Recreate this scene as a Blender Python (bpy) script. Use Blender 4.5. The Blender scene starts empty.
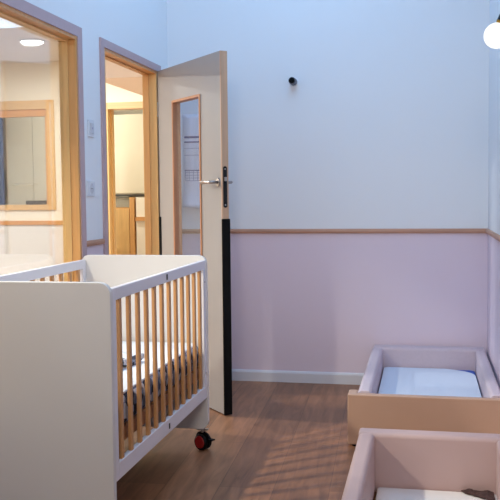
import bpy, bmesh, math, random
from mathutils import Vector, Matrix
random.seed(7)
S = bpy.context.scene
COL = S.collection
PI = math.pi

# ------------------------------------------------------------------ materials
def srgb(r, g, b):
    f = lambda c: (c/255/12.92) if c/255 <= .04045 else ((c/255+.055)/1.055)**2.4
    return (f(r), f(g), f(b), 1)

def mat(name, col, rough=.5, metal=0, noise=0, scale=20, bump=0, spec=.5, stretch=(1, 1, 1), coat=0):
    m = bpy.data.materials.new(name); m.use_nodes = True
    nt = m.node_tree; b = nt.nodes['Principled BSDF']
    b.inputs['Base Color'].default_value = col
    b.inputs['Roughness'].default_value = rough
    b.inputs['Metallic'].default_value = metal
    b.inputs['Specular IOR Level'].default_value = spec
    b.inputs['Coat Weight'].default_value = coat
    if noise or bump:
        tc = nt.nodes.new('ShaderNodeTexCoord'); mp = nt.nodes.new('ShaderNodeMapping')
        mp.inputs['Scale'].default_value = stretch
        nz = nt.nodes.new('ShaderNodeTexNoise'); nz.inputs['Scale'].default_value = scale
        nz.inputs['Detail'].default_value = 5
        nt.links.new(tc.outputs['Object'], mp.inputs['Vector']); nt.links.new(mp.outputs[0], nz.inputs['Vector'])
        if noise:
            mx = nt.nodes.new('ShaderNodeMix'); mx.data_type = 'RGBA'
            mx.inputs[6].default_value = tuple(c*(1-noise) for c in col[:3])+(1,)
            mx.inputs[7].default_value = tuple(min(1, c*(1+noise)) for c in col[:3])+(1,)
            nt.links.new(nz.outputs['Fac'], mx.inputs[0]); nt.links.new(mx.outputs[2], b.inputs['Base Color'])
        if bump:
            bp = nt.nodes.new('ShaderNodeBump'); bp.inputs['Strength'].default_value = bump
            bp.inputs['Distance'].default_value = .004
            nt.links.new(nz.outputs['Fac'], bp.inputs['Height']); nt.links.new(bp.outputs[0], b.inputs['Normal'])
    return m

def emis(name, col, st):
    m = bpy.data.materials.new(name); m.use_nodes = True
    b = m.node_tree.nodes['Principled BSDF']
    b.inputs['Base Color'].default_value = (.8, .8, .8, 1)
    b.inputs['Emission Color'].default_value = col; b.inputs['Emission Strength'].default_value = st
    return m

def wall_paint():
    m = mat('two_tone_wall_paint', srgb(226, 228, 233), .7, 0, 0, 30, .05)
    nt = m.node_tree; b = nt.nodes['Principled BSDF']
    ge = nt.nodes.new('ShaderNodeNewGeometry'); sp = nt.nodes.new('ShaderNodeSeparateXYZ')
    gt = nt.nodes.new('ShaderNodeMath'); gt.operation = 'GREATER_THAN'; gt.inputs[1].default_value = 1.09
    mx = nt.nodes.new('ShaderNodeMix'); mx.data_type = 'RGBA'
    mx.inputs[6].default_value = LOWER; mx.inputs[7].default_value = UPPER
    nt.links.new(ge.outputs['Position'], sp.inputs[0]); nt.links.new(sp.outputs[2], gt.inputs[0])
    nt.links.new(gt.outputs[0], mx.inputs[0]); nt.links.new(mx.outputs[2], b.inputs['Base Color'])
    return m

def plank_floor():
    m = mat('oak_plank_floor', (1, 1, 1, 1), .42)
    nt = m.node_tree; b = nt.nodes['Principled BSDF']; L = nt.links.new
    ge = nt.nodes.new('ShaderNodeNewGeometry')
    mp = nt.nodes.new('ShaderNodeMapping'); mp.inputs['Rotation'].default_value = (0, 0, math.radians(87.5))
    L(ge.outputs['Position'], mp.inputs['Vector'])
    br = nt.nodes.new('ShaderNodeTexBrick'); br.inputs['Scale'].default_value = 1
    br.inputs['Brick Width'].default_value = 1.9; br.inputs['Row Height'].default_value = .255
    br.inputs['Mortar Size'].default_value = .0022; br.inputs['Mortar Smooth'].default_value = .4; br.offset = .37
    br.inputs['Color1'].default_value = FLOOR_A; br.inputs['Color2'].default_value = FLOOR_B
    br.inputs['Mortar'].default_value = tuple(c*.45 for c in FLOOR_A[:3])+(1,)
    L(mp.outputs[0], br.inputs['Vector'])
    m2 = nt.nodes.new('ShaderNodeMapping'); m2.inputs['Scale'].default_value = (1.6, 13, 1)
    L(mp.outputs[0], m2.inputs['Vector'])
    nz = nt.nodes.new('ShaderNodeTexNoise'); nz.inputs['Scale'].default_value = 2.0; nz.inputs['Detail'].default_value = 8
    nz.inputs['Distortion'].default_value = .8
    L(m2.outputs[0], nz.inputs['Vector'])
    rp = nt.nodes.new('ShaderNodeValToRGB')
    rp.color_ramp.elements[0].position = .3; rp.color_ramp.elements[0].color = (.62, .60, .58, 1)
    rp.color_ramp.elements[1].position = .7; rp.color_ramp.elements[1].color = (1.12, 1.12, 1.12, 1)
    L(nz.outputs['Fac'], rp.inputs[0])
    mx = nt.nodes.new('ShaderNodeMix'); mx.data_type = 'RGBA'; mx.blend_type = 'MULTIPLY'; mx.inputs[0].default_value = 1
    L(br.outputs['Color'], mx.inputs[6]); L(rp.outputs[0], mx.inputs[7]); L(mx.outputs[2], b.inputs['Base Color'])
    bp = nt.nodes.new('ShaderNodeBump'); bp.inputs['Strength'].default_value = .12; bp.inputs['Distance'].default_value = .003
    L(nz.outputs['Fac'], bp.inputs['Height']); L(bp.outputs[0], b.inputs['Normal'])
    return m

def wood(name, col, axis='z', rough=.45, var=.28, fine=1.0):
    m = mat(name, col, rough)
    nt = m.node_tree; b = nt.nodes['Principled BSDF']; L = nt.links.new
    tc = nt.nodes.new('ShaderNodeTexCoord'); mp = nt.nodes.new('ShaderNodeMapping')
    k = {'x': (1.5, 30, 30), 'y': (30, 1.5, 30), 'z': (30, 30, 1.5)}[axis]
    mp.inputs['Scale'].default_value = tuple(q*fine for q in k)
    nz = nt.nodes.new('ShaderNodeTexNoise'); nz.inputs['Scale'].default_value = 1.6; nz.inputs['Detail'].default_value = 6
    nz.inputs['Distortion'].default_value = .6
    rp = nt.nodes.new('ShaderNodeValToRGB')
    rp.color_ramp.elements[0].position = .32; rp.color_ramp.elements[1].position = .68
    rp.color_ramp.elements[0].color = tuple(c*(1-var) for c in col[:3])+(1,)
    rp.color_ramp.elements[1].color = tuple(min(1, c*(1+var*.6)) for c in col[:3])+(1,)
    L(tc.outputs['Object'], mp.inputs['Vector']); L(mp.outputs[0], nz.inputs['Vector'])
    L(nz.outputs['Fac'], rp.inputs[0]); L(rp.outputs[0], b.inputs['Base Color'])
    return m

def glass_mat(name, refl=.1, tint=(.96, .97, .98, 1), fk=.5):
    m = bpy.data.materials.new(name); m.use_nodes = True
    nt = m.node_tree; nt.nodes.clear(); L = nt.links.new
    out = nt.nodes.new('ShaderNodeOutputMaterial'); tr = nt.nodes.new('ShaderNodeBsdfTransparent')
    gl = nt.nodes.new('ShaderNodeBsdfGlossy'); gl.inputs['Roughness'].default_value = .02
    tr.inputs[0].default_value = tint
    fr = nt.nodes.new('ShaderNodeLayerWeight'); fr.inputs[0].default_value = .25
    ml = nt.nodes.new('ShaderNodeMath'); ml.operation = 'MULTIPLY_ADD'; ml.inputs[1].default_value = fk; ml.inputs[2].default_value = refl
    ml.use_clamp = True
    mx = nt.nodes.new('ShaderNodeMixShader')
    L(fr.outputs['Fresnel'], ml.inputs[0]); L(ml.outputs[0], mx.inputs[0]); L(tr.outputs[0], mx.inputs[1]); L(gl.outputs[0], mx.inputs[2])
    L(mx.outputs[0], out.inputs[0])
    return m

def gingham(name):
    m = mat(name, (1, 1, 1, 1), .85)
    nt = m.node_tree; b = nt.nodes['Principled BSDF']; L = nt.links.new
    tc = nt.nodes.new('ShaderNodeTexCoord'); mp = nt.nodes.new('ShaderNodeMapping')
    mp.inputs['Location'].default_value = (.013, .011, .017); mp.inputs['Rotation'].default_value = (.5, .12, .3)
    nz = nt.nodes.new('ShaderNodeTexVoronoi'); nz.inputs['Scale'].default_value = 34
    rp = nt.nodes.new('ShaderNodeValToRGB'); rp.color_ramp.interpolation = 'CONSTANT'
    e = rp.color_ramp.elements
    e[0].position = 0; e[0].color = srgb(24, 30, 52)
    e[1].position = .30; e[1].color = srgb(104, 114, 140)
    x = e.new(.50); x.color = srgb(196, 196, 204)
    x = e.new(.72); x.color = srgb(130, 138, 160)
    sp = nt.nodes.new('ShaderNodeSeparateColor')
    L(tc.outputs['Object'], mp.inputs[0]); L(mp.outputs[0], nz.inputs['Vector'])
    L(nz.outputs['Color'], sp.inputs[0]); L(sp.outputs[0], rp.inputs[0]); L(rp.outputs[0], b.inputs['Base Color'])
    return m

UPPER = srgb(240, 242, 245)
LOWER = srgb(232, 216, 228)
FLOOR_A = srgb(172, 120, 86); FLOOR_B = srgb(140, 96, 68)
M = {}
M['wall'] = wall_paint()
M['floor'] = plank_floor()
M['ceil'] = mat('ceiling_white', srgb(238, 236, 232), .8)
M['cream_wall'] = mat('corridor_cream_paint', srgb(248, 240, 222), .7)
M['soffit'] = mat('soffit_paint', srgb(238, 218, 200), .7)
M['pine_z'] = wood('pine_upright', srgb(226, 184, 122), 'z', .4, .09)
M['pine_x'] = wood('pine_crosspiece', srgb(226, 186, 132), 'x', .4, .09)
M['pine_y'] = wood('pine_lengthwise', srgb(226, 180, 118), 'y', .4, .09)
M['orange_x'] = wood('honey_wood_crosspiece', srgb(218, 158, 98), 'x', .4, .12)
M['orange_z'] = wood('honey_wood_upright', srgb(220, 166, 104), 'z', .4, .1)
M['casing'] = mat('casing_taupe_paint', srgb(194, 168, 172), .55, 0, .08, 14)
M['rail_x'] = wood('wall_rail_wood', srgb(196, 148, 122), 'x', .5, .15)
M['rail_y'] = wood('wall_rail_wood_long', srgb(196, 148, 122), 'y', .5, .15)
M['base'] = mat('baseboard_white', srgb(222, 222, 228), .5)
M['leaf'] = mat('door_cream_laminate', srgb(170, 166, 165), .5, 0, .03, 8)
M['edge'] = wood('door_edge_wood', srgb(206, 170, 140), 'z', .5, .12)
M['rim'] = wood('glazing_bead_wood', srgb(196, 138, 98), 'z', .5, .15)
M['black'] = mat('black_rubber', srgb(6, 6, 7), .7, 0, 0, 20, 0, .2)
M['blackm'] = mat('black_metal', srgb(22, 22, 24), .4, .3)
M['steel'] = mat('brushed_steel', srgb(176, 172, 172), .32, 1)
M['glass'] = glass_mat('clear_glass', .03)
M['glass_in'] = glass_mat('interior_glass', .008, (.95, .97, 1, 1), .12)
M['crib'] = mat('crib_white_laminate', srgb(222, 220, 219), .5, 0, .015, 6)
M['cribw'] = mat('crib_white_lacquer', srgb(228, 226, 232), .4)
M['slat'] = wood('beech_slat', srgb(198, 146, 96), 'z', .45, .14)
M['slat_y'] = wood('beech_base', srgb(170, 112, 70), 'y', .5, .15)
M['sheet'] = mat('white_cotton_sheet', srgb(226, 232, 240), .9, 0, .02, 60, .2)
M['ging'] = gingham('navy_gingham_fabric')
M['navy'] = mat('navy_trim', srgb(30, 38, 64), .85)
M['red'] = mat('red_plastic', srgb(150, 22, 28), .35)
M['vinyl'] = mat('beige_vinyl', srgb(190, 154, 132), .48, 0, .02, 10, .06)
M['lilac'] = mat('lilac_grey_woven_cover', srgb(206, 190, 198), .85, 0, .06, 55, .25)
M['vinyl_in'] = mat('beige_vinyl_inner', srgb(190, 163, 160), .5, 0, .02, 10, .06)
M['pad'] = mat('cream_pad', srgb(232, 226, 222), .8, 0, .02, 40, .1)
M['blue'] = mat('blue_mattress_cover', srgb(40, 92, 190), .6)
M['bsheet'] = mat('pale_blue_sheet', srgb(222, 232, 246), .85, 0, .012, 40, .12)
M['globe'] = emis('lit_globe_glass', (1, .93, .74, 1), 1.15)
_nt = M['globe'].node_tree; _v = _nt.nodes.new('ShaderNodeTexNoise'); _v.inputs['Scale'].default_value = 34; _v.inputs['Detail'].default_value = 4
_c = _nt.nodes.new('ShaderNodeTexCoord'); _r = _nt.nodes.new('ShaderNodeValToRGB')
_r.color_ramp.elements[0].position = .36; _r.color_ramp.elements[0].color = (.82, .66, .34, 1)
_r.color_ramp.elements[1].position = .52; _r.color_ramp.elements[1].color = (1, .96, .82, 1)
_nt.links.new(_c.outputs['Object'], _v.inputs['Vector']); _nt.links.new(_v.outputs['Fac'], _r.inputs[0])
_nt.links.new(_r.outputs[0], _nt.nodes['Principled BSDF'].inputs['Emission Color'])
M['brass'] = mat('brass', srgb(206, 150, 62), .3, 1)
M['plate'] = mat('white_plastic', srgb(224, 228, 235), .35)
M['platel'] = mat('pale_grey_plastic', srgb(206, 208, 216), .4)  # slightly greyer plastic for the rocker and socket face
M['paper'] = mat('grey_white_paper', srgb(232, 232, 242), .8)
M['ink'] = mat('blue_grey_ink', srgb(84, 90, 140), .8)
M['inkl'] = mat('pale_ink', srgb(168, 170, 196), .8)
M['lamp'] = emis('downlight_diffuser', (1, .95, .86, 1), 9)
M['sky_em'] = emis('daylight_ceiling_panel', (.62, .82, 1, 1), 1.6)
M['curtain'] = mat('dark_blue_curtain', srgb(62, 66, 98), .9)
M['cab'] = mat('cream_cabinet', srgb(222, 212, 188), .5)
M['dark'] = mat('dark_grey_plastic', srgb(70, 66, 60), .5)
M['greyp'] = mat('grey_cabinet', srgb(150, 146, 130), .6)
M['knit'] = mat('dark_brown_knit', srgb(70, 48, 46), .95, 0, .5, 90, .8)
M['dado'] = mat('white_dado_paint', srgb(240, 238, 234), .6)

# ------------------------------------------------------------------ helpers
def obj(name, bm, m, parent=None, smooth=False, bevel=0, seg=2):
    me = bpy.data.meshes.new(name)
    bmesh.ops.recalc_face_normals(bm, faces=bm.faces[:])
    bm.to_mesh(me); bm.free()
    me.materials.append(m)
    o = bpy.data.objects.new(name, me); COL.objects.link(o)
    if smooth:
        for p in me.polygons: p.use_smooth = True
    if bevel:
        b = o.modifiers.new('bevel', 'BEVEL'); b.width = bevel; b.segments = seg; b.limit_method = 'ANGLE'
        b.angle_limit = math.radians(40)
        for p in me.polygons: p.use_smooth = True
        w = o.modifiers.new('wn', 'WEIGHTED_NORMAL'); w.keep_sharp = True
    if parent: o.parent = parent
    return o
def box(bm, x0, x1, y0, y1, z0, z1, rot=None):
    vs = [Vector((x, y, z)) for z in (z0, z1) for x, y in ((x0, y0), (x1, y0), (x1, y1), (x0, y1))]
    if rot is not None: vs = [rot @ v for v in vs]
    v = [bm.verts.new(q) for q in vs]
    for f in ((3, 2, 1, 0), (4, 5, 6, 7), (0, 1, 5, 4), (1, 2, 6, 5), (2, 3, 7, 6), (3, 0, 4, 7)):
        bm.faces.new([v[i] for i in f])
    return bm
def bx(*a, rot=None):
    return box(bmesh.new(), *a, rot=rot)
def prism(pts, a, b, axis='y'):
    """outline pts (u, v) extruded from a to b along axis: y -> (u, t, v); x -> (t, u, v); z -> (u, v, t)"""
    bm = bmesh.new()
    P = {'y': lambda u, v, t: (u, t, v), 'x': lambda u, v, t: (t, u, v), 'z': lambda u, v, t: (u, v, t)}[axis]
    r = [[bm.verts.new(P(u, v, t)) for u, v in pts] for t in (a, b)]
    bm.faces.new(r[0]); bm.faces.new(r[1][::-1])
    n = len(pts)
    for i in range(n):
        bm.faces.new((r[0][i], r[0][(i+1) % n], r[1][(i+1) % n], r[1][i]))
    return bm
def rrect(u0, u1, v0, v1, r, seg=8, corners=(1, 1, 1, 1)):
    """rounded rectangle, corners: bl, br, tr, tl"""
    pts = []
    for (cu, cv, a0, on, k) in ((u0, v0, PI, corners[0], (1, 1)), (u1, v0, 1.5*PI, corners[1], (-1, 1)),
                               (u1, v1, 0, corners[2], (-1, -1)), (u0, v1, .5*PI, corners[3], (1, -1))):
        if not on: pts.append((cu, cv)); continue
        rr = r if on is True or on == 1 else on
        for i in range(seg+1):
            a = a0+PI/2*i/seg
            pts.append((cu+k[0]*rr+rr*math.cos(a), cv+k[1]*rr+rr*math.sin(a)))
    return pts
def tube(pts, r, seg=16, cap=True, bm=None):
    bm = bm or bmesh.new()
    pts = [Vector(p) for p in pts]; rs = r if isinstance(r, (list, tuple)) else [r]*len(pts)
    rings = []
    for i, p in enumerate(pts):
        d = (pts[min(i+1, len(pts)-1)]-pts[max(i-1, 0)])
        if d.length < 1e-9: d = Vector((0, 0, 1))
        d.normalize()
        up = Vector((0, 0, 1)) if abs(d.z) < .9 else Vector((1, 0, 0))
        a = d.cross(up).normalized(); b = d.cross(a)
        rings.append([bm.verts.new(p+(a*math.cos(2*PI*k/seg)+b*math.sin(2*PI*k/seg))*rs[i]) for k in range(seg)])
    for A, B in zip(rings, rings[1:]):
        for k in range(seg): bm.faces.new((A[k], A[(k+1) % seg], B[(k+1) % seg], B[k]))
    if cap: bm.faces.new(rings[0]); bm.faces.new(rings[-1][::-1])
    return bm
def sphere(c, r, u=32, v=20):
    bm = bmesh.new(); bmesh.ops.create_uvsphere(bm, u_segments=u, v_segments=v, radius=r)
    bmesh.ops.translate(bm, verts=bm.verts[:], vec=c); return bm
def tag(o, label, cat, group=None):
    o['label'] = label; o['category'] = cat
    if group: o['group'] = group
    return o
def thing(name, label, cat, loc=(0, 0, 0), rz=0, group=None):
    o = bpy.data.objects.new(name, None); COL.objects.link(o); o.location = loc; o.rotation_euler = (0, 0, rz)
    o.empty_display_size = .1
    return tag(o, label, cat, group)
def struct(name, bm, m, parent=None, label=None, **k):
    o = obj(name, bm, m, parent, **k)
    if parent is None: o['kind'] = 'structure'
    if label: o['label'] = label
    return o

# ------------------------------------------------------------------ the room shell
XL, XR, D = -1.828, .423, 5.995
T = .085; XO = XL-T
ZC = 3.6; YB = -1.4          # ceiling height, rear wall
D2 = 7.6; ZC2 = 2.63         # corridor far wall and ceiling
WY0, WY1, WZ0, WZ1 = 2.25, 4.33, .5, 2.205
DY0, DY1, DZ1 = 4.712, 5.735, 2.213

struct('floor', bx(-6.2, XR+.12, YB-.12, 10.0, -.1, 0), M['floor'], label='brown oak plank floor')
# left wall with window and door openings
bm = bmesh.new()
box(bm, XO, XL, YB, WY0, 0, ZC); box(bm, XO, XL, WY0, WY1, 0, WZ0); box(bm, XO, XL, WY0, WY1, WZ1, ZC)
box(bm, XO, XL, WY1, DY0, 0, ZC); box(bm, XO, XL, DY0, DY1, DZ1, ZC); box(bm, XO, XL, DY1, D+.12, 0, ZC)
struct('wall_left', bm, M['wall'])
struct('wall_back', bx(XL, XR+.12, D, D+.12, 0, ZC), M['wall'])
struct('wall_right', bx(XR, XR+.12, YB, D, 0, ZC), M['wall'])
struct('wall_rear', bx(XO, XR+.12, YB-.12, YB, 0, ZC), M['wall'])
# ceiling with a skylight well
SX0, SX1, SY0, SY1 = -1.4, -.2, 3.2, 5.6
bm = bmesh.new()
for a in ((XO, SX0, YB-.12, D+.12), (SX1, XR+.12, YB-.12, D+.12), (SX0, SX1, YB-.12, SY0), (SX0, SX1, SY1, D+.12)):
    box(bm, *a, ZC, ZC+.12)
struct('ceiling', bm, M['ceil'])
# wall rails
def rail_prof(s):   # small moulded section
    return [(0, 0), (.012*s, .002), (.017*s, .012), (.017*s, .022), (.012*s, .031), (0, .033)]
ZR = 1.074
struct('trim_1', prism([(D-u, ZR+v) for u, v in rail_prof(1)], XL, XR, 'x'), M['rail_x'], label='wooden wall rail along the back wall')
struct('trim_2', prism([(XL+u, ZR+v) for u, v in rail_prof(.7)], WY1+.06, DY0-.052, 'y'), M['rail_y'], label='wooden wall rail between window and door')
struct('trim_3', prism([(XR-u, ZR+v) for u, v in rail_prof(1)], YB, D-.017, 'y'), M['rail_y'], label='wooden wall rail along the right wall')
struct('trim_4', prism([(XL+u, ZR+v) for u, v in rail_prof(.7)], DY1+.063, D-.017, 'y'), M['rail_y'], label='short wooden wall rail beside the hinge side of the door')
bprof = [(0, 0), (.014, 0), (.014, .066), (.009, .076), (.004, .082), (0, .082)]
struct('baseboard_back', prism([(D-u, v) for u, v in bprof], XL, XR, 'x'), M['base'])
struct('baseboard_right', prism([(XR-u, v) for u, v in bprof], YB, D-.014, 'y'), M['base'])
struct('baseboard_left', prism([(XL+u, v) for u, v in bprof], WY1+.06, DY0-.052, 'y'), M['base'])

# ---- window in the left wall
w = struct('window_1', bx(XL, XL+.010, WY0-.06, WY0, WZ0-.06, WZ1+.055), M['casing'], label='large wood-framed interior window in the left wall')
bm = bmesh.new()
box(bm, XL, XL+.010, WY1, WY1+.06, WZ0-.06, WZ1+.055); box(bm, XL, XL+.010, WY0, WY1, WZ1, WZ1+.055)
box(bm, XL, XL+.010, WY0, WY1, WZ0-.06, WZ0)
obj('casing', bm, M['casing'], w)
j = .018
obj('jamb', bx(XO, XL+.004, WY1-j, WY1, WZ0, WZ1), M['orange_z'], w)
obj('jamb', bx(XO, XL+.004, WY0, WY0+j, WZ0, WZ1), M['orange_z'], w)
obj('head', bx(XO, XL+.004, WY0+j, WY1-j, WZ1-j, WZ1), M['orange_x'], w)
obj('sill', bx(XO-.01, XL+.03, WY0+j, WY1-j, WZ0, WZ0+.03), M['pine_y'], w)
GX0, GX1 = XO-.005, XO+.045      # sash
s = .008
bm = bmesh.new()
box(bm, GX0, GX1, WY1-j-s, WY1-j, WZ0+.03, WZ1-j); box(bm, GX0, GX1, WY0+j, WY0+j+s, WZ0+.03, WZ1-j)
sash = obj('sash', bm, M['pine_z'], w)
bm = bmesh.new()
box(bm, GX0, GX1, WY0+j+s, WY1-j-s, WZ1-j-s, WZ1-j); box(bm, GX0, GX1, WY0+j+s, WY1-j-s, WZ0+.03, WZ0+.03+s)
obj('sash_rail', bm, M['pine_y'], w)
obj('pane', bx(XO+.014, XO+.020, WY0+j+s-.004, WY1-j-s+.004, WZ0+.03+s-.004, WZ1-j-s+.004), M['glass'], w)

# ---- door frame in the left wall
d = struct('door_1', bx(XL, XL+.011, DY0-.052, DY0, 0, DZ1+.047), M['casing'], label='wooden door frame in the left wall')
bm = bmesh.new()
box(bm, XL, XL+.011, DY0, DY1, DZ1, DZ1+.047); box(bm, XL, XL+.011, DY1, DY1+.062, 0, DZ1+.047)
obj('casing', bm, M['casing'], d)
jj = .030
obj('jamb', bx(XO-.012, XL+.004, DY1-jj, DY1, 0, DZ1), M['pine_z'], d)
obj('jamb', bx(XO-.012, XL+.004, DY0, DY0+jj, 0, DZ1), M['pine_z'], d)
obj('head', bx(XO-.012, XL+.004, DY0+jj, DY1-jj, DZ1-.018, DZ1), M['orange_x'], d)
bm = bmesh.new()
box(bm, XO-.004, XL-.05, DY1-jj-.008, DY1-jj, 0, DZ1-.018); box(bm, XO-.004, XL-.05, DY0+jj, DY0+jj+.008, 0, DZ1-.018)
box(bm, XO-.004, XL-.05, DY0+jj+.008, DY1-jj-.008, DZ1-.026, DZ1-.018)
obj('door_stop', bm, M['orange_z'], d)

# ------------------------------------------------------------------ the open door leaf
dd = Vector((.65569, -.75503, 0)); ang = math.atan2(dd.y, dd.x)
leaf = thing('door', 'cream door standing open with tall glass strip and steel lever handle', 'door', (XL, 5.727, 0), ang)
# local: x along the leaf, y = +.0 .. +.045 towards the back wall (left face at y = 0)
TH = .045; L0, L1, ZB, ZT = .02, .964, .008, 2.213
g0, g1, gz0, gz1 = .258, .683, .38, 1.985
bm = bmesh.new()
for a in ((L0, g0, ZB, ZT), (g1, L1-.012, ZB, ZT), (g0, g1, ZB, gz0), (g0, g1, gz1, ZT)):
    box(bm, a[0], a[1], 0, TH, a[2], a[3])
bmesh.ops.remove_doubles(bm, verts=bm.verts[:], dist=1e-5)
obj('door_panel', bm, M['leaf'], leaf)
obj('edge_strip', bx(L1-.012, L1, 0, TH, ZB, ZT), M['edge'], leaf)
# glazing bead, flush frame proud of the face
st = .014
bm = bmesh.new()
for a in ((g0-.002, g0+st, gz0, gz1), (g1-st, g1+.002, gz0, gz1), (g0+st, g1-st, gz0, gz0+st), (g0+st, g1-st, gz1-st, gz1+.002)):
    box(bm, a[0], a[1], -.006, TH+.006, a[2], a[3])
gf = obj('glazing_frame', bm, M['rim'], leaf)
obj('glass_pane', bx(g0+st-.004, g1-st+.004, .006, .012, gz0+st-.004, gz1-st+.004), M['glass_in'], leaf)
# black protective edge
obj('edge_guard', bx(L1-.004, L1+.008, -.005, TH+.005, .004, 1.208), M['black'], leaf, bevel=.003)
obj('hinge_guard', bx(L0-.004, L0+.022, -.006, TH+.004, .01, 1.205), M['black'], leaf, bevel=.003)
# lock plate
bm = prism(rrect(.008, .034, 1.275, 1.525, .012, 6), L1-.002, L1+.003, 'x')
lp = obj('lock_plate', bm, M['blackm'], leaf)
obj('latch_bolt', bx(L1+.002, L1+.012, .013, .029, 1.435, 1.46), M['steel'], lp, bevel=.002)
for zz in (1.292, 1.508):
    obj('screw', tube([(L1+.002, .021, zz), (L1+.0042, .021, zz)], .005, 10), M['steel'], lp)
for side, nm in ((-1, 'lever_handle'), (1, 'lever_handle')):
    y0 = 0 if side < 0 else TH
    hx, hz = .915, 1.43
    h = obj(nm, tube([(hx, y0, hz), (hx, y0+side*.008, hz)], .026, 28), M['steel'], leaf, smooth=False, bevel=.002)
    pts = [(hx, y0+side*.006, hz), (hx, y0+side*.036, hz), (hx-.004, y0+side*.047, hz), (hx-.016, y0+side*.052, hz),
           (hx-.07, y0+side*.052, hz), (hx-.135, y0+side*.052, hz)]
    obj('lever', tube(pts, .0095, 14), M['steel'], h, smooth=True)
for zz in (.25, 1.1, 1.95):
    obj('hinge', tube([(.010, TH*.5-.02, zz-.05), (.010, TH*.5-.02, zz+.05)], .009, 12), M['steel'], leaf)

# ------------------------------------------------------------------ the crib
CX0, CX1, CY0, CY1, CT = -1.814, -1.118, 2.907, 4.324, 1.037
W = CX1-CX0; Lc = CY1-CY0
crib = thing('crib', 'white baby crib with beech slats on red and black casters', 'crib', ((CX0+CX1)/2, (CY0+CY1)/2, 0))
hw, hl = W/2, Lc/2
pt = .028
for y0 in (-hl, hl-pt):
    obj('end_panel', prism(rrect(-hw, hw, .112, CT, .045, 10), y0, y0+pt, 'y'), M['crib'], crib, bevel=.003)
for sx in (-1, 1):
    xo = sx*(hw-.004); xi = xo-sx*.024
    x0, x1 = min(xo, xi), max(xo, xi)
    ya, yb = -hl+pt, hl-pt
    sf = obj('side_frame', bx(x0, x1, ya, ya+.042, .285, 1.012), M['cribw'], crib, bevel=.003)
    bm = bmesh.new()
    box(bm, x0, x1, yb-.042, yb, .285, 1.012)
    obj('stile', bm, M['cribw'], sf, bevel=.003)
    obj('top_rail', bx(x0, x1, ya+.042, yb-.042, .965, 1.012), M['cribw'], sf, bevel=.003)
    obj('bottom_rail', bx(x0, x1, ya+.042, yb-.042, .285, .35), M['cribw'], sf, bevel=.003)
    n = 12
    for i in range(n):
        yc = ya+.042+.058+(yb-ya-.084-.100)*i/(n-1)
        xc = (x0+x1)/2
        obj('slat', bx(xc-.0075, xc+.0075, yc-.0135, yc+.0135, .345, .97), M['slat'], sf, bevel=.003)
    for zz in (.99, .317):
        obj('rail_latch', bx(min(xo, xo+sx*.003), max(xo, xo+sx*.003), -.006, .006, zz-.012, zz+.012), M['dark'], sf)
    for zz in (.90, .42):
        obj('screw_cap', tube([(xo-sx*.001, yb-.02, zz), (xo+sx*.002, yb-.02, zz)], .005, 10), M['steel'], sf)
# slatted base
base = obj('mattress_base', bx(-hw+.03, -hw+.06, -hl+pt, hl-pt, .395, .45), M['slat_y'], crib)
obj('base_bar', bx(hw-.062, hw-.032, -hl+pt, hl-pt, .395, .45), M['slat_y'], base)
for i in range(9):
    yc = -hl+.1+i*(Lc-.2)/8
    obj('base_slat', bx(-hw+.06, hw-.062, yc-.035, yc+.035, .425, .45), M['slat_y'], base)
# casters
for sx in (-1, 1):
    for sy in (-1, 1):
        cx, cy = sx*(hw-.034), sy*(hl-.014)
        c = obj('caster', tube([(cx, cy, .094), (cx, cy, .125)], .012, 14), M['steel'], crib)
        obj('caster_plate', bx(cx-.03, cx+.03, cy-.012, cy+.012, .106, .113), M['steel'], c)
        rz = Matrix.Translation((cx, cy, 0)) @ Matrix.Rotation(math.radians(-28), 4, 'Z')
        # wheels each side of the housing, axle along local y
        for s_ in (-1, 1):
            prof = [(.0, .039), (.006, .043), (.016, .043), (.022, .036)]
            bm = tube([(0, s_*(.006+a), .043) for a, r in prof], [r for a, r in prof], 28)
            bm.transform(rz); wv = obj('wheel', bm, M['black'], c, smooth=False, bevel=.002)
            bm = tube([(0, s_*.0275, .045), (0, s_*.0315, .045)], [.034, .030], 24); bm.transform(rz)
            obj('wheel_hub', bm, M['red'], wv)
        pts = [(.046*math.cos(a)+0, .047+.047*math.sin(a)) for a in [PI*k/16 for k in range(0, 17)]]
        pts = [(.05, .050)] + pts[1:-1] + [(-.046, .045), (-.02, .09), (.0, .095), (.03, .08)]
        out = [(.056, .060), (.050, .074), (.036, .090), (.012, .099), (-.012, .099), (-.034, .089), (-.046, .070), (-.044, .056), (-.03, .05), (.03, .05)]
        bm = prism(out, -.006, .006, 'y'); bm.transform(rz)
        obj('housing', bm, M['black'], c, bevel=.002)
        bm = prism([(.044, .066), (.074, .066), (.078, .060), (.044, .052)], -.014, .014, 'y'); bm.transform(rz)
        obj('brake_pedal', bm, M['black'], c, bevel=.002)

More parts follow.
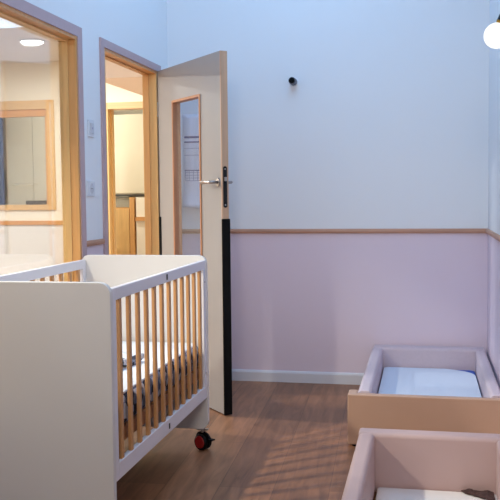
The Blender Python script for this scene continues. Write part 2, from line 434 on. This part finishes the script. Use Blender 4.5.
# crib mattress: white top, gingham sides
mt = thing('mattress', 'white crib mattress with navy and grey checked sides inside the crib', 'mattress', ((CX0+CX1)/2, (CY0+CY1)/2, .452))
mw, ml = hw-.032, hl-pt-.006
bm = bmesh.new()
def puffy(bm, x0, x1, y0, y1, z0, z1, r, nx=10, ny=24, amp=.004):
    """soft box with rounded shoulders and small dents"""
    P = rrect(x0, x1, y0, y1, r*1.6, 5)
    rings = []
    for k, (ins, z) in enumerate(((r*.5, z0), (0, z0+r*.5), (0, z1-r), (r*.3, z1-r*.3), (r, z1))):
        c = Vector(((x0+x1)/2, (y0+y1)/2))
        ring = []
        for (u, v) in P:
            q = Vector((u, v)); dx = (q-c)
            fx = 1-ins/((x1-x0)/2); fy = 1-ins/((y1-y0)/2)
            ring.append(bm.verts.new((c.x+dx.x*fx, c.y+dx.y*fy, z)))
        rings.append(ring)
    for A, B in zip(rings, rings[1:]):
        n = len(A)
        for i in range(n): bm.faces.new((A[i], A[(i+1) % n], B[(i+1) % n], B[i]))
    bm.faces.new(rings[0][::-1]); bm.faces.new(rings[-1])
    return bm
obj('mattress_core', puffy(bm, -mw, mw, -ml, ml, 0, .125, .03), M['ging'], mt, smooth=True)
bm = bmesh.new(); box(bm, -mw+.03, mw-.012, -ml+.03, ml-.03, .118, .1285)
obj('sheet', bm, M['sheet'], mt, bevel=.004)
# folded blanket with checked border
bl = thing('folded_blanket', 'folded white blanket with a navy checked border lying on the crib mattress', 'blanket', (-1.47, 3.52, .588), math.radians(-12))
bm = bmesh.new()
nx, ny = 12, 16
grid = [[bm.verts.new((-.16+.30*i/nx, -.26+.5*k/ny, .026+.008*math.sin(i*.9+k*.5)+.006*math.sin(k*1.3))) for i in range(nx+1)] for k in range(ny+1)]
for k in range(ny):
    for i in range(nx): bm.faces.new((grid[k][i], grid[k][i+1], grid[k+1][i+1], grid[k+1][i]))
o = obj('blanket_cloth', bm, M['sheet'], bl, smooth=True)
sm = o.modifiers.new('solid', 'SOLIDIFY'); sm.thickness = .02; sm.offset = -1
bm = bmesh.new()
grid = [[bm.verts.new((.112+.036*i/3, -.262+.505*k/ny, .030+.008*math.sin((10.5+i*.5)*.9+k*.5)+.006*math.sin(k*1.3))) for i in range(4)] for k in range(ny+1)]
for k in range(ny):
    for i in range(3): bm.faces.new((grid[k][i], grid[k][i+1], grid[k+1][i+1], grid[k+1][i]))
o = obj('border', bm, M['ging'], bl, smooth=True)
sm = o.modifiers.new('solid', 'SOLIDIFY'); sm.thickness = .022; sm.offset = -1

# ------------------------------------------------------------------ foam floor beds
def foam_bed(label, loc, kind):
    """local origin: front-left corner of the bed on the floor, y away from the camera; outer size .78 x 1.46"""
    t = thing('floor_bed', label, 'bed', loc, 0, None)
    wd, ln, h = .78, (1.478 if kind == 'far' else 1.48), (.298 if kind == 'far' else .286)
    sl = .035       # the front and rear bolsters reach past the sides by this much
    th = .092
    # front and rear bolsters (rounded along the top)
    def bol_x(nm, x0, x1, y0, y1):
        return obj(nm, prism(rrect(y0, y1, .012, h, .022, 6), x0, x1, 'x'), M['vinyl_in'], t, bevel=.012, seg=4)
    def bol_y(nm, x0, x1, y0, y1):
        return obj(nm, prism(rrect(x0, x1, .012, h-.002, .024, 6), y0, y1, 'y'), M['vinyl_in'], t, bevel=.006, seg=3)
    if kind == 'far':
        e = .042
        pts = [(-.008, 0), (.812, 0), (.812, .12), (.796, .12), (.796, .046), (e, .046), (e, .12), (-.008, .12)]
        obj('front_bolster', prism(pts, .012, h-.013, 'z'), M['vinyl'], t, bevel=.014, seg=4)
        mk = M['lilac']
        obj('rear_bolster', prism(rrect(ln-.11, ln, .012, h, .022, 6), .048, .80, 'x'), mk, t, bevel=.012, seg=4)
        obj('side_bolster', prism(rrect(.042, .116, .012, h-.002, .022, 6), .05, ln-.111, 'y'), mk, t, bevel=.006, seg=3)
        obj('side_bolster', prism(rrect(.732, .798, .012, h-.002, .022, 6), .05, ln-.111, 'y'), mk, t, bevel=.006, seg=3)
    else:
        bol_x('front_bolster', 0, wd, 0, .1); bol_x('rear_bolster', 0, wd, ln-.092, ln)
        bol_y('side_bolster', 0, .074, .1, ln-.093); bol_y('side_bolster', wd-.185, wd-.02, .1, ln-.093)
    obj('base_board', bx(sl+.05, wd-.06, .08, ln-.08, .012, .045 if kind == 'far' else .032), M['vinyl_in'], t)
    for fx in (.03, wd-.05):
        for fy in (.03, ln-.06):
            obj('foot', tube([(fx, fy, 0), (fx, fy, .014)], .016, 12), M['black'], t)
    return t
far = foam_bed('beige foam floor bed against the back wall with blue-white mattress', (-.392, 4.487, 0), 'far')
near = foam_bed('beige foam floor bed in front, nearest the camera, with deep empty well', (-.287, 3.857-1.48, 0), 'near')
# far mattress and sheet
fm = thing('floor_bed_mattress', 'thin blue mattress under a pale sheet in the back floor bed', 'mattress', (-.392, 4.487, .046))
mx0, mx1, my0, my1 = .120, .728, .052, 1.362
bm = bmesh.new(); puffy(bm, mx0, mx1, my0, my1, 0, .112, .014)
obj('mattress_cover', bm, M['blue'], fm, smooth=True, label=None) if False else obj('mattress_cover', bm, M['blue'], fm, bevel=.003)
# sheet: covers the top but has slipped off the far right corner
pts = [(mx0+.004, my0+.004), (mx1-.004, my0+.004), (mx1-.006, my1-.20), (mx1-.016, my1-.15), (mx1-.034, my1-.115), (mx1-.07, my1-.075), (mx1-.13, my1-.035), (mx1-.19, my1-.008), (mx0+.03, my1-.006), (mx0+.004, my1-.03)]
obj('fitted_sheet', prism(pts, .108, .118, 'z'), M['bsheet'], fm, bevel=.004)
# near pad
pd = obj('bed_pad', prism(rrect(.078, .591, .11, 1.380, .02, 5), .033, .044, 'z'), M['pad'], None, bevel=.004)
pd.location = (-.279, 3.857-1.48, 0)
tag(pd, 'thin cream pad lying in the well of the nearest floor bed', 'pad')
# crumpled knit cloth in the right corner of the near bed
bm = bmesh.new()
nx, ny = 26, 16
def hgt(u, v):
    e = min(u, 1-u, v, 1-v)
    return .003+.014*min(1, e*5)*(.55+.45*math.sin(u*9+v*4)*math.cos(v*7-u*3))
grid = [[bm.verts.new((.135*i/nx, -(.006+.105*(i/nx)**.8)*(1-k/ny)+.003*math.sin(i*1.1)*(1-k/ny), hgt(i/nx, k/ny))) for i in range(nx+1)] for k in range(ny+1)]
for k in range(ny):
    for i in range(nx): bm.faces.new((grid[k][i], grid[k][i+1], grid[k+1][i+1], grid[k+1][i]))
ck = obj('knit_cloth', bm, M['knit'], None, smooth=True)
sm = ck.modifiers.new('solid', 'SOLIDIFY'); sm.thickness = .004; sm.offset = 1
ck.location = (.162, 3.754, .046)
tag(ck, 'dark brown knit cloth crumpled in the right corner of the nearest floor bed', 'cloth')

# ------------------------------------------------------------------ small wall things
f = thing('wall_fixture', 'small round black and grey fixture sticking out of the upper back wall', 'wall fixture', (-.905, D, 2.142))
obj('wall_ring', tube([(0, 0, 0), (0, -.007, 0)], [.030, .028], 28), M['plate'], f, bevel=.001)
bd = obj('body', tube([(0, -.006, 0), (-.002, -.075, .001)], [.0255, .0245], 28), mat('fixture_grey', srgb(86, 88, 100), .4, .2), f)
obj('cap', tube([(-.002, -.074, .001), (-.0025, -.088, .001)], [.0195, .0195], 24), M['black'], bd, bevel=.002)

def plate(name, label, cat, y, z, hh, ww, kind):
    t = thing(name, label, cat, (XL, y, z))
    obj('plate', bx(0, .009, -ww/2, ww/2, -hh/2, hh/2), M['plate'], t, bevel=.003)
    if kind == 'switch':
        obj('rocker', bx(.009, .013, -ww*.3, ww*.3, -hh*.30, hh*.30), M['platel'], t, bevel=.001)
        obj('indicator', bx(.013, .0145, -.006, .006, -.005, .005), M['inkl'], t)
    else:
        obj('socket_face', tube([(.008, 0, -.0), (.011, 0, 0)], [.03, .029], 24), M['platel'], t)
        for s_ in (-1, 1):
            obj('socket_hole', tube([(.0105, s_*.0095, 0), (.0118, s_*.0095, 0)], .003, 8), M['dark'], t)
plate('light_switch', 'white light switch on the narrow left wall, upper of the two plates', 'switch', 4.50, 1.73, .095, .080, 'switch')
plate('wall_socket', 'white wall socket below the light switch on the narrow left wall', 'socket', 4.48, 1.395, .086, .105, 'socket')

# lit globe lamp on the right wall
GC = Vector((.291, 3.70, 1.998)); R = .0525
lampo = thing('globe_lamp', 'glowing white globe lamp with brass collar high by the right wall', 'lamp', (XR, 3.70, 2.14))
ax = Vector((.34, 0, 1)).normalized()
o0 = Vector((XR, 3.70, 2.14))
lc = lambda v: tuple(v-o0)
obj('globe', sphere(lc(GC), R, 40, 24), M['globe'], lampo, smooth=True)
co = obj('collar', tube([lc(GC+ax*(R-.007)), lc(GC+ax*(R+.008))], [.020, .022], 24), M['brass'], lampo)
obj('socket', tube([lc(GC+ax*(R+.007)), lc(GC+ax*(R+.03)), lc(GC+ax*(R+.05))], [.021, .019, .012], 24), M['blackm'], lampo)
e0 = GC+ax*(R+.048)
obj('arm', tube([lc(e0), lc(e0+ax*.02), lc(e0+Vector((.03, 0, .032))), lc(Vector((XR-.02, 3.70, e0.z+.03))), lc(Vector((XR, 3.70, e0.z+.03)))], .007, 12), M['blackm'], lampo, smooth=True)
obj('wall_plate', tube([lc(Vector((XR, 3.70, e0.z+.03))), lc(Vector((XR-.012, 3.70, e0.z+.03)))], [.04, .036], 28), M['blackm'], lampo)

# sheet chart on the back wall behind the door
ch = thing('wall_chart', 'pale grid chart hanging on the back wall, seen through the door glass', 'chart', (-1.585, D-.001, 1.588))
bm = bmesh.new()
n = 20; prof = []
for i in range(n+1):
    z = .35-.68*i/n
    prof.append((z, -.004-(.05*max(0, (i/n-.72)/.28)**2)))
rows = []
for (z, y) in prof:
    rows.append([bm.verts.new((x, y+.0 if True else 0, z+(.015*abs(x)/.15 if z < -.3 else 0))) for x in (-.135, -.07, 0, .07, .135)])
for A, B in zip(rows, rows[1:]):
    for i in range(4): bm.faces.new((A[i], A[i+1], B[i+1], B[i]))
o = obj('sheet', bm, M['paper'], ch, smooth=True); sm = o.modifiers.new('solid', 'SOLIDIFY'); sm.thickness = .002; sm.offset = 0
for z, hh, m_ in ((.185, .014, 'ink'), (.150, .010, 'ink'), (.105, .004, 'inkl'), (.055, .004, 'inkl'), (-.055, .006, 'ink')):
    obj('printed_line', bx(-.125, .125, -.0065, -.0050, z-hh/2, z+hh/2), M[m_], ch)
bm = bmesh.new()
for i in range(9): box(bm, -.12+.03*i-.0022, -.12+.03*i+.0022, -.0062, -.0050, -.13, -.06)
for i in range(4): box(bm, -.121, .121, -.0062, -.0050, -.07-.02*i-.002, -.07-.02*i+.002)
obj('printed_grid', bm, M['inkl'], ch)
obj('printed_bar', bx(.012, .020, -.0066, -.0050, -.16, -.05), M['ink'], ch)

# ------------------------------------------------------------------ corridor and room beyond
XCL = -5.6
bm = bmesh.new()   # far corridor wall with window and door openings
IW0, IW1, IWZ0, IWZ1 = -4.9, -3.448, 1.228, 2.27
ID0, ID1, IDZ1 = -2.960, -1.99, 2.225
box(bm, XCL, IW0, D2, D2+.12, 0, ZC2); box(bm, IW0, IW1, D2, D2+.12, 0, IWZ0); box(bm, IW0, IW1, D2, D2+.12, IWZ1, ZC2)
box(bm, IW1, ID0, D2, D2+.12, 0, ZC2); box(bm, ID0, ID1, D2, D2+.12, IDZ1, ZC2); box(bm, ID1, XO, D2, D2+.12, 0, ZC2)
struct('wall_corridor', bm, M['cream_wall'])
struct('wall_corridor_left', bx(XCL-.12, XCL, .6, 9.6, 0, ZC2), M['cream_wall'])
struct('wall_corridor_right', bx(XO, XO+.10, D+.12, 9.6, 0, ZC2), M['cream_wall'])
struct('wall_corridor_rear', bx(XCL, XO, .5, .6, 0, ZC2), M['cream_wall'])
struct('wall_far_room', bx(XCL, XO, 9.5, 9.6, 0, ZC2), M['cream_wall'])
struct('ceiling_corridor', bx(XCL-.12, XO, .5, 9.7, ZC2, ZC2+.1), M['ceil'])
struct('trim_5', bx(-2.48, XO, 6.2, D2, 2.25, ZC2), M['soffit'], label='boxed soffit under the corridor ceiling')
struct('trim_7', bx(XCL, ID0-.002, D2-.006, D2, 0, 1.085), M['dado'], label='white painted dado below the corridor rail')
struct('trim_6', bx(XCL, ID0-.002, D2-.02, D2, 1.085, 1.125), M['orange_x'], label='wooden wall rail on the corridor wall')
# interior window
iw = struct('window_2', bx(IW1-.07, IW1, D2-.018, D2+.10, IWZ0, IWZ1), M['pine_z'], label='wood-framed interior window across the corridor')
obj('head_board', bx(IW0, IW1-.07, D2-.018, D2+.10, IWZ1-.085, IWZ1), M['pine_x'], iw)
obj('sill_board', bx(IW0, IW1-.07, D2-.018, D2+.10, IWZ0, IWZ0+.05), M['pine_x'], iw)
obj('frame_side', bx(IW0, IW0+.07, D2-.018, D2+.10, IWZ0+.05, IWZ1-.085), M['pine_z'], iw)
bm = bmesh.new()
box(bm, IW0+.07, IW1-.07, D2+.0, D2+.05, IWZ1-.15, IWZ1-.085); box(bm, IW1-.095, IW1-.07, D2, D2+.05, IWZ0+.05, IWZ1-.15)
obj('sash', bm, M['orange_x'], iw)
obj('pane', bx(IW0+.07, IW1-.095, D2+.022, D2+.028, IWZ0+.05, IWZ1-.15), M['glass_in'], iw)
# far doorway
fd = struct('door_2', bx(ID0, ID0+.055, D2-.015, D2+.12, 0, IDZ1), M['pine_z'], label='wooden door frame across the corridor')
obj('head', bx(ID0+.055, ID1, D2-.015, D2+.12, IDZ1-.06, IDZ1), M['pine_x'], fd)
obj('jamb', bx(ID1-.055, ID1, D2-.015, D2+.12, 0, IDZ1-.06), M['pine_z'], fd)
obj('inner_jamb', bx(ID0+.055, ID0+.066, D2+.06, D2+.12, 0, IDZ1-.06), M['pine_z'], fd)

# furniture beyond
cb = thing('wall_cabinet', 'cream wall cabinet seen high through the far doorway', 'cabinet', (-2.86, 8.75, 1.37))
obj('carcass', bx(-.55, .52, .02, .32, 0, .86), M['cab'], cb)
obj('cabinet_door', bx(-.55, -.012, 0, .02, .012, .855), M['cab'], cb, bevel=.002)
obj('cabinet_door', bx(-.008, .52, 0, .02, .012, .855), M['cab'], cb, bevel=.002)
obj('bottom_shelf', bx(-.55, .52, 0, .32, -.018, 0), M['dark'], cb)
obj('back_panel', bx(-.55, .52, .32, .74, 0, .86), M['cab'], cb)
cu = thing('wood_cupboard', 'tall honey wood cupboard below the wall cabinet in the far doorway', 'cupboard', (-3.16, 8.6, 0))
obj('carcass', bx(-.32, .085, .02, .42, 0, 1.23), M['orange_z'], cu)
obj('cupboard_door', bx(-.11, .083, 0, .02, .02, 1.22), M['pine_z'], cu, bevel=.002)
obj('cupboard_door', bx(-.318, -.114, 0, .02, .02, 1.22), M['pine_z'], cu, bevel=.002)
po = obj('wooden_post', bx(-3.07, -3.02, 8.60, 8.68, 0, 1.34), M['orange_z']); tag(po, 'dark honey wood post beside the cupboard in the far doorway', 'post')
gb = obj('grey_box', bx(-3.30, -3.10, 8.78, 8.95, 1.231, 1.34), M['greyp'], None, bevel=.004); tag(gb, 'grey box on top of the honey wood cupboard', 'box')
hp = thing('half_height_partition', 'cream half-height partition with wooden top rail in the far doorway', 'partition', (-2.6, 8.62, 0))
obj('panel', bx(-.405, .5, 0, .06, 0, 1.34), M['cream_wall'], hp)
obj('hand_rail', bx(-.405, .5, -.03, 0, 1.09, 1.13), M['orange_x'], hp)
# beyond the interior window: wardrobe with two doors, curtain, monitor on counter
wr = thing('wardrobe', 'cream two-door wardrobe seen through the far interior window', 'wardrobe', (-4.16, 8.6, 0))
obj('carcass', bx(-.31, .6, .02, .5, 0, 2.4), M['cab'], wr)
obj('wardrobe_door', bx(-.31, -.003, 0, .02, .02, 2.39), M['cab'], wr, bevel=.002)
obj('wardrobe_door', bx(.003, .6, 0, .02, .02, 2.39), M['cab'], wr, bevel=.002)
cur = bmesh.new()
n = 40
A = [cur.verts.new((-.55+.55*i/n, .03*math.sin(i*1.25), .05)) for i in range(n+1)]
B = [cur.verts.new((-.55+.55*i/n, .03*math.sin(i*1.25), 2.3)) for i in range(n+1)]
for i in range(n): cur.faces.new((A[i], A[i+1], B[i+1], B[i]))
cu2 = obj('curtain', cur, M['curtain'], None, smooth=True); cu2.location = (-4.47, 8.54, .0)
sm = cu2.modifiers.new('solid', 'SOLIDIFY'); sm.thickness = .006
tag(cu2, 'dark blue curtain at the left of the far interior window', 'curtain')
ct = thing('counter', 'low counter behind the far interior window', 'counter', (-4.1, 8.0, 0))
obj('counter_top', bx(-.5, .55, 0, .5, 1.19, 1.23), M['pine_x'], ct); obj('counter_body', bx(-.48, .53, .02, .48, 0, 1.19), M['cab'], ct)
mo = thing('printer', 'dark flat printer on the counter behind the far interior window', 'printer', (-3.93, 8.2, 1.23))
obj('printer_body', bx(-.13, .13, 0, .22, 0, .085), M['dark'], mo, bevel=.006); obj('paper_tray', bx(-.1, .1, -.05, 0, .008, .022), M['greyp'], mo)

# corridor ceiling lights
def downlight(x, y, label, r=.087, energy=30):
    t = thing('ceiling_downlight', label, 'ceiling light', (x, y, ZC2), 0)
    obj('trim_ring', tube([(0, 0, 0), (0, 0, -.012)], [r+.018, r+.008], 36), M['plate'], t)
    obj('diffuser', tube([(0, 0, -.010), (0, 0, -.016)], [r, r], 36), M['lamp'], t)
    l = bpy.data.lights.new('downlight_lamp', 'AREA'); l.shape = 'DISK'; l.size = r*1.6; l.energy = energy; l.color = CORR
    o = bpy.data.objects.new('downlight_lamp', l); COL.objects.link(o); o.location = (x, y, ZC2-.03); o.parent = None
CORR = (.98, 1, .95)
downlight(-3.15, 6.56, 'round recessed ceiling light glowing in the corridor ceiling', energy=30)
pn = thing('ceiling_light_panel', 'pale blue rectangular ceiling panel at upper left of the corridor', 'ceiling light', (-3.3, 5.15, ZC2))
obj('frame', bx(-.62, .62, -.62, .82, -.012, 0), M['plate'], pn)
obj('diffuser', bx(-.60, .60, -.60, .80, -.016, -.011), M['sky_em'], pn)

# ------------------------------------------------------------------ lights
def area(name, loc, rot, sx, sy, e, col, spread=180):
    l = bpy.data.lights.new(name, 'AREA'); l.shape = 'RECTANGLE'; l.size = sx; l.size_y = sy; l.energy = e; l.color = col
    l.spread = math.radians(spread)
    o = bpy.data.objects.new(name, l); COL.objects.link(o); o.location = loc; o.rotation_euler = rot
    return o
def disk(loc, e, size=.1, col=CORR, aim=None, spread=180):
    l = bpy.data.lights.new('corridor_lamp', 'AREA'); l.shape = 'DISK'; l.size = size; l.energy = e; l.color = col
    o = bpy.data.objects.new('corridor_lamp', l); COL.objects.link(o); o.location = loc
    if aim:
        o.rotation_euler = (Vector(aim)-Vector(loc)).to_track_quat('-Z', 'Y').to_euler(); l.spread = math.radians(spread)
area('skylight', ((SX0+SX1)/2, (SY0+SY1)/2, ZC+.1), (0, 0, 0), SX1-SX0, SY1-SY0, 31, (.29, .59, 1.0))
rl = area('rear_fill', (-.1, -.6, 2.5), (0, 0, 0), .9, .5, 12.5, (1, .90, .80), 80)  # unseen warm fill added behind the camera, aimed at the back wall
rl.rotation_euler = (Vector((-.35, 6, 1.0))-rl.location).to_track_quat('-Z', 'Y').to_euler()
disk((-2.45, 2.7, ZC2-.03), 20, .115, (1, .92, .74), (-.7, 4.2, 0), 60)
disk((-3.3, 1.6, ZC2-.02), 30, .15)
disk((-4.4, 5.2, ZC2-.02), 110, .2)
disk((-3.6, 7.95, ZC2-.02), 19, .2)
wd = bpy.data.worlds.new('world'); S.world = wd; wd.use_nodes = True
bg = wd.node_tree.nodes['Background']; bg.inputs[0].default_value = (.5, .7, 1, 1); bg.inputs[1].default_value = .6

# ------------------------------------------------------------------ camera
yaw, pit, roll = (math.radians(v) for v in (11.6153, 3.6971, -.574))
r0 = Vector((math.cos(yaw), math.sin(yaw), 0))
fw = Vector((-math.sin(yaw)*math.cos(pit), math.cos(yaw)*math.cos(pit), -math.sin(pit)))
u0 = Vector((-math.sin(yaw)*math.sin(pit), math.cos(yaw)*math.sin(pit), math.cos(pit)))
c, s_ = math.cos(roll), math.sin(roll)
rt = c*r0+s_*u0; up = -s_*r0+c*u0
cam = bpy.data.cameras.new('camera'); cam.sensor_width = 36; cam.lens = 850/500*36
co_ = bpy.data.objects.new('camera', cam); COL.objects.link(co_)
mtx = Matrix(((rt.x, up.x, -fw.x, 0), (rt.y, up.y, -fw.y, 0), (rt.z, up.z, -fw.z, 1.35), (0, 0, 0, 1)))
co_.matrix_world = mtx
S.camera = co_
S.view_settings.view_transform = 'Standard'; S.view_settings.look = 'None'
S.view_settings.gamma = 1; S.view_settings.exposure = 0
S.view_settings.use_curve_mapping = False
